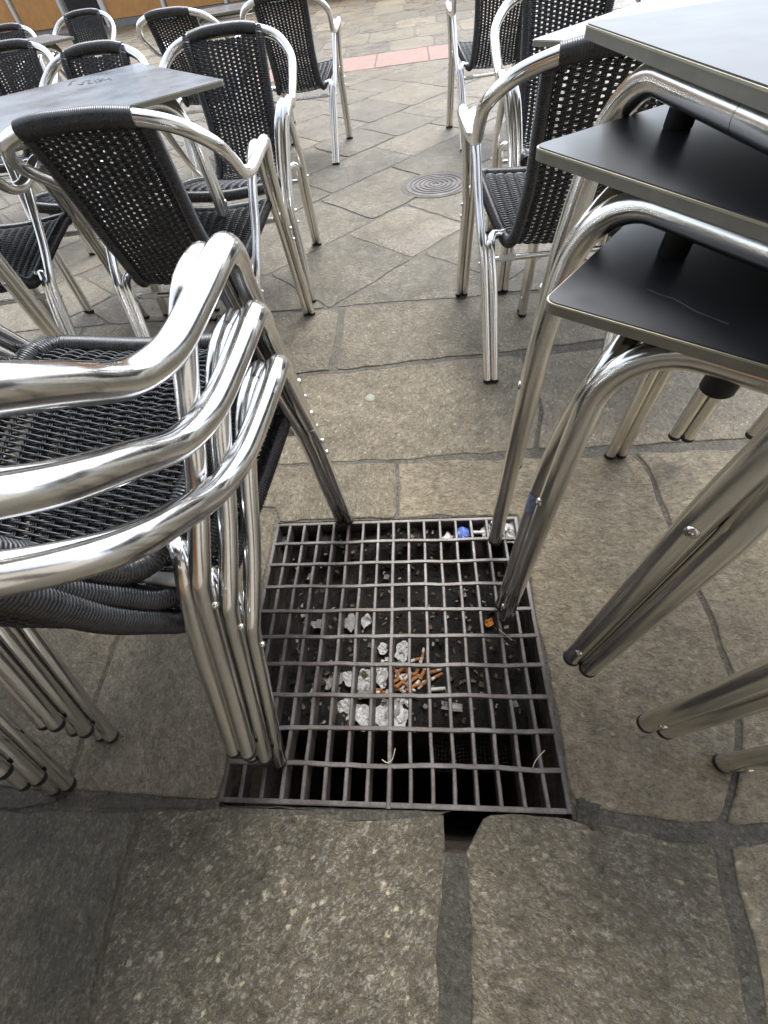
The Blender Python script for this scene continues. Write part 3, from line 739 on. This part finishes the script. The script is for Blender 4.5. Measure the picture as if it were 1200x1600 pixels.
for k, nm in enumerate(('lowest of the three chairs stacked at the grate, standing on the stones', 'middle chair of the stack of three beside the drain grate', 'topmost chair of the stack beside the grate, its wicker seat uncovered')):
    chair(sx - .0057 * k, sy + .0011 * k, sr, nm, ST, z=.0784 * k)
for k, nm in enumerate(('lowest chair of the stack cut off by the left picture edge', 'middle chair of the stack cut off by the left picture edge', 'top chair of the stack cut off by the left picture edge')):
    rz = .30; fx, fy = -.705, .012; lx, ly = .201, -.313
    chair(fx - (lx * math.cos(rz) - ly * math.sin(rz)), fy - (lx * math.sin(rz) + ly * math.cos(rz)) + .007 * k, rz, nm, 'chairs stacked at the left edge', z=.088 * k)
TG = 'wicker chairs set round the terrace tables'
chair(.540, 1.604, .032, 'chair with its back to us, just behind the stacked tables on the right', TG)
chair(-.660, 1.548, -.045, 'large chair with reclined back turned to us, right behind the chair stack', TG)
chair(-.660, 2.265, 3.156, 'chair facing us beside the right end of the big left table', TG)
chair(-1.299, 2.296, 2.931, 'chair half hidden behind the big left table, only its upper back showing', TG)
chair(-.673, 4.238, -.028, 'chair with its back to us near the red stone strip, left of the open paving', TG)
chair(-1.455, 1.600, .12, 'chair at far left of which mostly the wicker seat shows, left of the reclined one', TG)
chair(-2.128, 3.065, 3.104, 'dark chair back at the left edge between the two left tables', TG)
chair(-2.619, 5.006, 3.062, 'distant chair standing in front of the dark door of the shop', TG)
chair(-1.356, 4.247, -.095, 'chair with light shining through its narrow back, behind the big left table corner', TG)
chair(-3.131, 4.686, 3.101, 'farthest chair at the left edge under the wooden panels', TG)
chair(.700, 2.224, 3.17, 'chair facing us behind the right hand chair, under the far table corner', TG)
chair(.648, 4.216, .045, 'chair seen from behind at the top edge, right of the open paving', TG)

# ------------------------------------------------------------------ tables
def slab_top(bm, x0, y0, x1, y1, z0, z1, r=.012, bev=.0012):
    pts = []
    for cx, cy, a0 in ((x1 - r, y1 - r, 0), (x0 + r, y1 - r, 90), (x0 + r, y0 + r, 180), (x1 - r, y0 + r, 270)):
        for k in range(5): t = R(a0 + k * 22.5); pts.append((cx + r * math.cos(t), cy + r * math.sin(t)))
    n = len(pts); lo = [bm.verts.new((x, y, z0)) for x, y in pts]; hi = [bm.verts.new((x, y, z1)) for x, y in pts]
    ed = [bm.faces.new((lo[i], lo[(i + 1) % n], hi[(i + 1) % n], hi[i])) for i in range(n)]
    bm.faces.new(lo[::-1]); bm.faces.new(hi); return pts, ed
def make_table(lv, lu, ov, ou, H, label, group, loc, yaw, sticker=False, pegs=(), lam=None):
    """local x runs along v (the long side), local -y along u; origin at the foot of the near left corner"""
    root = empty('terrace_table', label, 'table', loc, yaw, group)
    th = .0125
    bm = bmesh.new(); pts, _ = slab_top(bm, -ov, -lu - ou, lv + ov, ou, H - th, H - .003); link('edge_band', bm, EDGE, root, smooth=False)
    bm = bmesh.new(); slab_top(bm, -ov - .0004, -lu - ou - .0004, lv + ov + .0004, ou + .0004, H - .003, H - .0012); eb = link('edge_line', bm, CREAM, root, smooth=False)
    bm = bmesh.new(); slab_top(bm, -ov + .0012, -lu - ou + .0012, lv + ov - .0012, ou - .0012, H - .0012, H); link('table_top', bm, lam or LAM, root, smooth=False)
    r = .0160; zt = H - th - r - .0008; rb = .085; q = .0118
    for cx, cy, sx_, sy_ in ((0, 0, 1, -1), (lv, 0, -1, -1), (0, -lu, 1, 1), (lv, -lu, -1, 1)):
        bm = bmesh.new()
        # tube that bends along local y, and its twin that bends along local x
        for ax, (ox, oy) in (('y', (sx_ * q, sy_ * q)), ('x', (-sx_ * q, -sy_ * q))):
            if ax == 'y': ox, oy = -sx_ * q * 0 + sx_ * q * .0 + sx_ * .0, sy_ * .017
            else: ox, oy = sx_ * .017, sy_ * -.0
            if ax == 'x': ox, oy = sx_ * .0175, -sy_ * .0100
            else: ox, oy = -sx_ * .0050, sy_ * .0135
            path = [(cx + ox, cy + oy, .008), (cx + ox, cy + oy, .3), (cx + ox, cy + oy, .48)]
            for zz in (.54, .60, zt - rb - .01):
                li = .036 * ((zz - .46) / (zt - .46)) ** 2; path.append((cx + ox + sx_ * li, cy + oy, zz) if ax == 'y' else (cx + ox, cy + oy + sy_ * li, zz))
            for k in range(11):
                t = k / 10 * math.pi / 2; o = rb * (1 - math.cos(t)); zz = zt - rb + rb * math.sin(t); li = .036 * ((zz - .46) / (zt - .46)) ** 2
                path.append((cx + ox + sx_ * li, cy + oy + sy_ * o, zz) if ax == 'y' else (cx + ox + sx_ * o, cy + oy + sy_ * li, zz - .0))
            e = path[-1]; path.append((e[0], -lu / 2 + sy_ * -.0005, e[2]) if ax == 'y' else (lv / 2 - sx_ * -.0005, e[1], e[2]))
            tube(bm, path, r, seg=18)
        lg = link('leg', bm, ALU2, root)
        bm = bmesh.new()
        for ox, oy in ((sx_ * .0175, -sy_ * .0100), (-sx_ * .0050, sy_ * .0135)): tube(bm, [(cx + ox, cy + oy, 0, .0148), (cx + ox, cy + oy, .003, .0168), (cx + ox, cy + oy, .012, .0168)], seg=16)
        link('foot_cap', bm, RUBBER, lg)
        for z in (.075, .48):
            bm = bmesh.new(); screw(bm, (cx - sx_ * .0045 - sx_ * .0160 * .7, cy + sy_ * .0135 - sy_ * .0160 * .7, z), (-sx_, -sy_, 0), .0075); link('screw', bm, STEEL, lg)
        if sticker and cx == 0 and cy == 0:
            bm = bmesh.new(); px, py, rr = cx + sx_ * .0175, cy - sy_ * .0100, .0164; vs = []
            for j in range(2):
                for k in range(8): t = R(130 + k * 14); vs.append(bm.verts.new((px + rr * math.cos(t), py + rr * math.sin(t), .415 + j * .05)))
            for k in range(7): bm.faces.new((vs[k], vs[k + 1], vs[k + 9], vs[k + 8]))
            link('sticker', bm, STICK, lg)
    for px, py, pr, pb in pegs:
        bm = bmesh.new(); tube(bm, [(px, py, H - th - .010 - pb, pr - .001), (px, py, H - th - .0085 - pb, pr), (px, py, H - th - .004, pr)], seg=18); link('rubber_peg', bm, RUBBER, root)
    if pegs:
        bm = bmesh.new(); box(bm, (pegs[0][0], -lu / 2, H - th - .0062), (.03, lu - .02, .011)); link('cross_bar', bm, RUBBER, root, smooth=False)
    return root
def peg_at(loc, yaw, u, v, z):
    w = g(u, v, z) - Vector(loc); c, n = math.cos(yaw), math.sin(yaw)
    return (c * w.x + n * w.y, -n * w.x + c * w.y)
TS = 'tables stacked and turned on the right'
make_table(.650, .504, .005, .063, .769, 'lowest table of the stack on the right, its black top scratched, legs on the grate', TS, (.2724, .3966, 0), .8918, True, [(.034, -.118, .016, .038)])
t1 = S.collection.objects[[o.name for o in S.collection.objects if o.get('label', '').startswith('lowest table')][0]]
bm = bmesh.new(); sc_ = [g(u, v, .7692) for u, v in ((1012, 452), (1036, 462), (1052, 466), (1066, 474), (1090, 488), (1112, 496), (1138, 506))]
tube(bm, [(p_.x, p_.y, .7690, .0005 if k % 2 else .0009) for k, p_ in enumerate(sc_)], seg=6, flat=None)
sco = link('scratch', bm, plain('pale_scratch', (.05, .05, .05), .6), t1); sco.matrix_parent_inverse = (Matrix.Translation(t1.location) @ Matrix.Rotation(t1.rotation_euler.z, 4, 'Z')).inverted()
L2_, L3_ = (.2636, .5717, .0772), (.3180, .7331, .1465)
make_table(.650, .504, .005, .063, .769, 'middle table of the twisted stack of tables on the right', TS, L2_, .5083, pegs=[(*peg_at(L2_, .5083, 1050, 398, .769), .015, .0545)])
make_table(.650, .504, .005, .063, .769, 'topmost visible table of the stack, at the upper right corner', TS, L3_, .111, pegs=[(*peg_at(L3_, .111, 1058, 200, .8462), .015, .0465)])
# tables in use; corner and foot as they stand
def corner_table(c, v, lv, lu, ov, ou, H, label, loc_is_corner=True):
    yaw = math.atan2(v[1], v[0]); cs, sn = math.cos(yaw), math.sin(yaw)
    x, y = c[0] + ov * cs + ou * sn, c[1] + ov * sn - ou * cs
    return make_table(lv, lu, ov, ou, H, label, None, (x, y, 0), yaw, lam=WETSKYLAM)
# big left table: near right corner at (-.46, 1.75); long side runs to the far corner
cA = g(350, 124, .787); cB = g(217, 98, .787); d = (cB - cA); 
# local frame: x along v, -y along u. take u = towards far corner, v = towards camera left
nv = Vector((-d.y, d.x)).normalized()
big = corner_table(cA, nv, .74, d.length - .20, .10, .10, .787, 'large wet black topped table at the left, bluish from sky reflection painted into the top')
bm = bmesh.new()
for (u0, v0, u1, v1) in ((108, 133, 112, 127), (112, 127, 119, 126), (122, 131, 128, 132), (128, 132, 131, 127), (134, 126, 142, 125), (138, 126, 139, 131), (139, 131, 146, 129), (147, 124, 151, 129), (152, 123, 157, 126), (156, 128, 161, 122), (162, 125, 168, 124), (169, 122, 174, 125)):
    a, b = g(u0, v0, .7875), g(u1, v1, .7875); c = (a + b) / 2; L = (b - a).length
    box(bm, (c.x, c.y, .7873), (L, .008, .0006), Matrix.Rotation(math.atan2(b.y - a.y, b.x - a.x), 3, 'Z'))
mk = link('printed_mark', bm, RUBBER, big, smooth=False); mk.matrix_parent_inverse = (Matrix.Translation(big.location) @ Matrix.Rotation(big.rotation_euler.z, 4, 'Z')).inverted()
cA = g(830, 62, .787); cB = g(1000, 3, .787); d = (cB - cA); dv = Vector((d.x, d.y)).normalized()
corner_table(cA, dv, .60, .52, .07, .07, .787, 'table behind the right hand chair, corner showing left of the stacked tables')
cA = g(115, 57, .787); cB = g(55, 52, .787); d = cB - cA; nv = Vector((-d.y, d.x)).normalized()
corner_table(cA, nv, .62, .55, .07, .07, .787, 'small looking far table at the left edge in front of the shop')
cA = g(392, 14, .75); cB = g(325, 22, .75)
corner_table((cA.x - .62, cA.y + .65), (1, .16), .56, .50, .05, .06, .75, 'grey topped far table at the top edge behind the chairs')

# ------------------------------------------------------------------ far shopfront
wA, wB = g(48, 61), g(290, 26)
wd = Vector((wB.x - wA.x, wB.y - wA.y)); wl = wd.length; yaw = math.atan2(wd.y, wd.x)
shop = empty('shop_building', 'shop front with honey coloured wood panels and a dark door across the square', 'building', (wA.x, wA.y, 0), yaw)
def part(name, mat, c, s, parent=shop, bev=0):
    bm = bmesh.new(); box(bm, c, s)
    if bev: bmesh.ops.bevel(bm, geom=bm.edges[:], offset=bev, segments=1, affect='EDGES')
    return link(name, bm, mat, parent, smooth=False)
part('wall', WALLS, (-1.5, 3.2, 1.75), (28, 6, 3.5))
part('roof', TIMB, (-1.5, 3.0, 3.58), (28.6, 7.0, .16))
pl = .13
dx0 = (g(104, 20).x - wA.x) / max(.05, math.cos(yaw)); 
def wx(u, v):        # distance along the wall of a survey mark on its foot line
    q = g(u, v); return (Vector((q.x - wA.x, q.y - wA.y))).dot(wd.normalized())
door0, door1 = wx(112, 52), wx(176, 42)
edges = [-14, -11.6, -9.2, -6.8, -4.4, -2.6, wx(42, 62), door0]
part('plinth', PLIN, (-7 + door0 / 2 - 2, .10, pl / 2), (door0 + 14, .22, pl)); part('plinth', PLIN, (door1 + 8.0, .10, pl / 2), (16.0, .22, pl))
def panel(a, b):
    p_ = part('wood_panel', WOOD, ((a + b) / 2, .14, pl + 1.35), (b - a - .1, .08, 2.68))
    part('mullion', FRAMEP, (b - .045, .10, pl + 1.35), (.09, .14, 2.7), bev=.006)
for i in range(len(edges) - 1): panel(edges[i], edges[i + 1])
x = door1
for w in (1.9, 1.9, 1.9, 2.0, 2.2, 2.2): panel(x, x + w); x += w
part('mullion', FRAMEP, (door1 - .03, .09, 1.35), (.14, .16, 2.7), bev=.006)
dr = part('door', DGLASS, ((door0 + door1) / 2, .16, 1.36), (door1 - door0 - .2, .05, 2.6))
bm = bmesh.new(); tube(bm, [(door1 - .45, .05, .95), (door1 - .45, .05, 1.3)], .015, seg=10); link('handle', bm, STEEL, dr)
part('fascia', TIMB, (-1.5, .12, 3.25), (28, .16, .42))

# ------------------------------------------------------------------ the house behind the viewer (it darkens the near paving and shows in the chrome)
house = empty('bar_building', 'stone bar building with timber front behind the viewer', 'building', (0, -2.6, 0))
part('wall', WALLS, (0, -2.2, 2.9), (26, 4, 5.8), house)
part('timber_front', WOOD, (-1.2, -.14, 1.3), (1.6, .1, 2.4), house); part('door', TIMB, (2.6, -.14, 1.15), (1.3, .1, 2.3), house)
part('eaves', TIMB, (0, -.2, 5.95), (27, 1.2, .3), house)
# ------------------------------------------------------------------ awning added out of view to darken the near paving
aw = empty('blocker', 'canvas awning added unseen behind the viewer to darken the near paving', 'blocker', (0, -2.55, 0))
CANV = plain('dark_canvas', (.10, .09, .075), .8)
bm = bmesh.new()
for x in (-5.5,): 
    vs = []
    for i in range(2):
        for j in range(8): vs.append(bm.verts.new((-6.0 + 6.3 * i, 0 + j / 7 * 2.95, 3.1 - .75 * j / 7)))
    for j in range(7): bm.faces.new((vs[j], vs[j + 1], vs[8 + j + 1], vs[8 + j]))
    bmesh.ops.solidify(bm, geom=bm.faces[:], thickness=.012)
link('canvas', bm, CANV, aw, smooth=False)
bm = bmesh.new(); tube(bm, [(-6.0, 2.96, 2.34), (.3, 2.96, 2.34)], .03, seg=12); link('front_bar', bm, ALU2, aw)
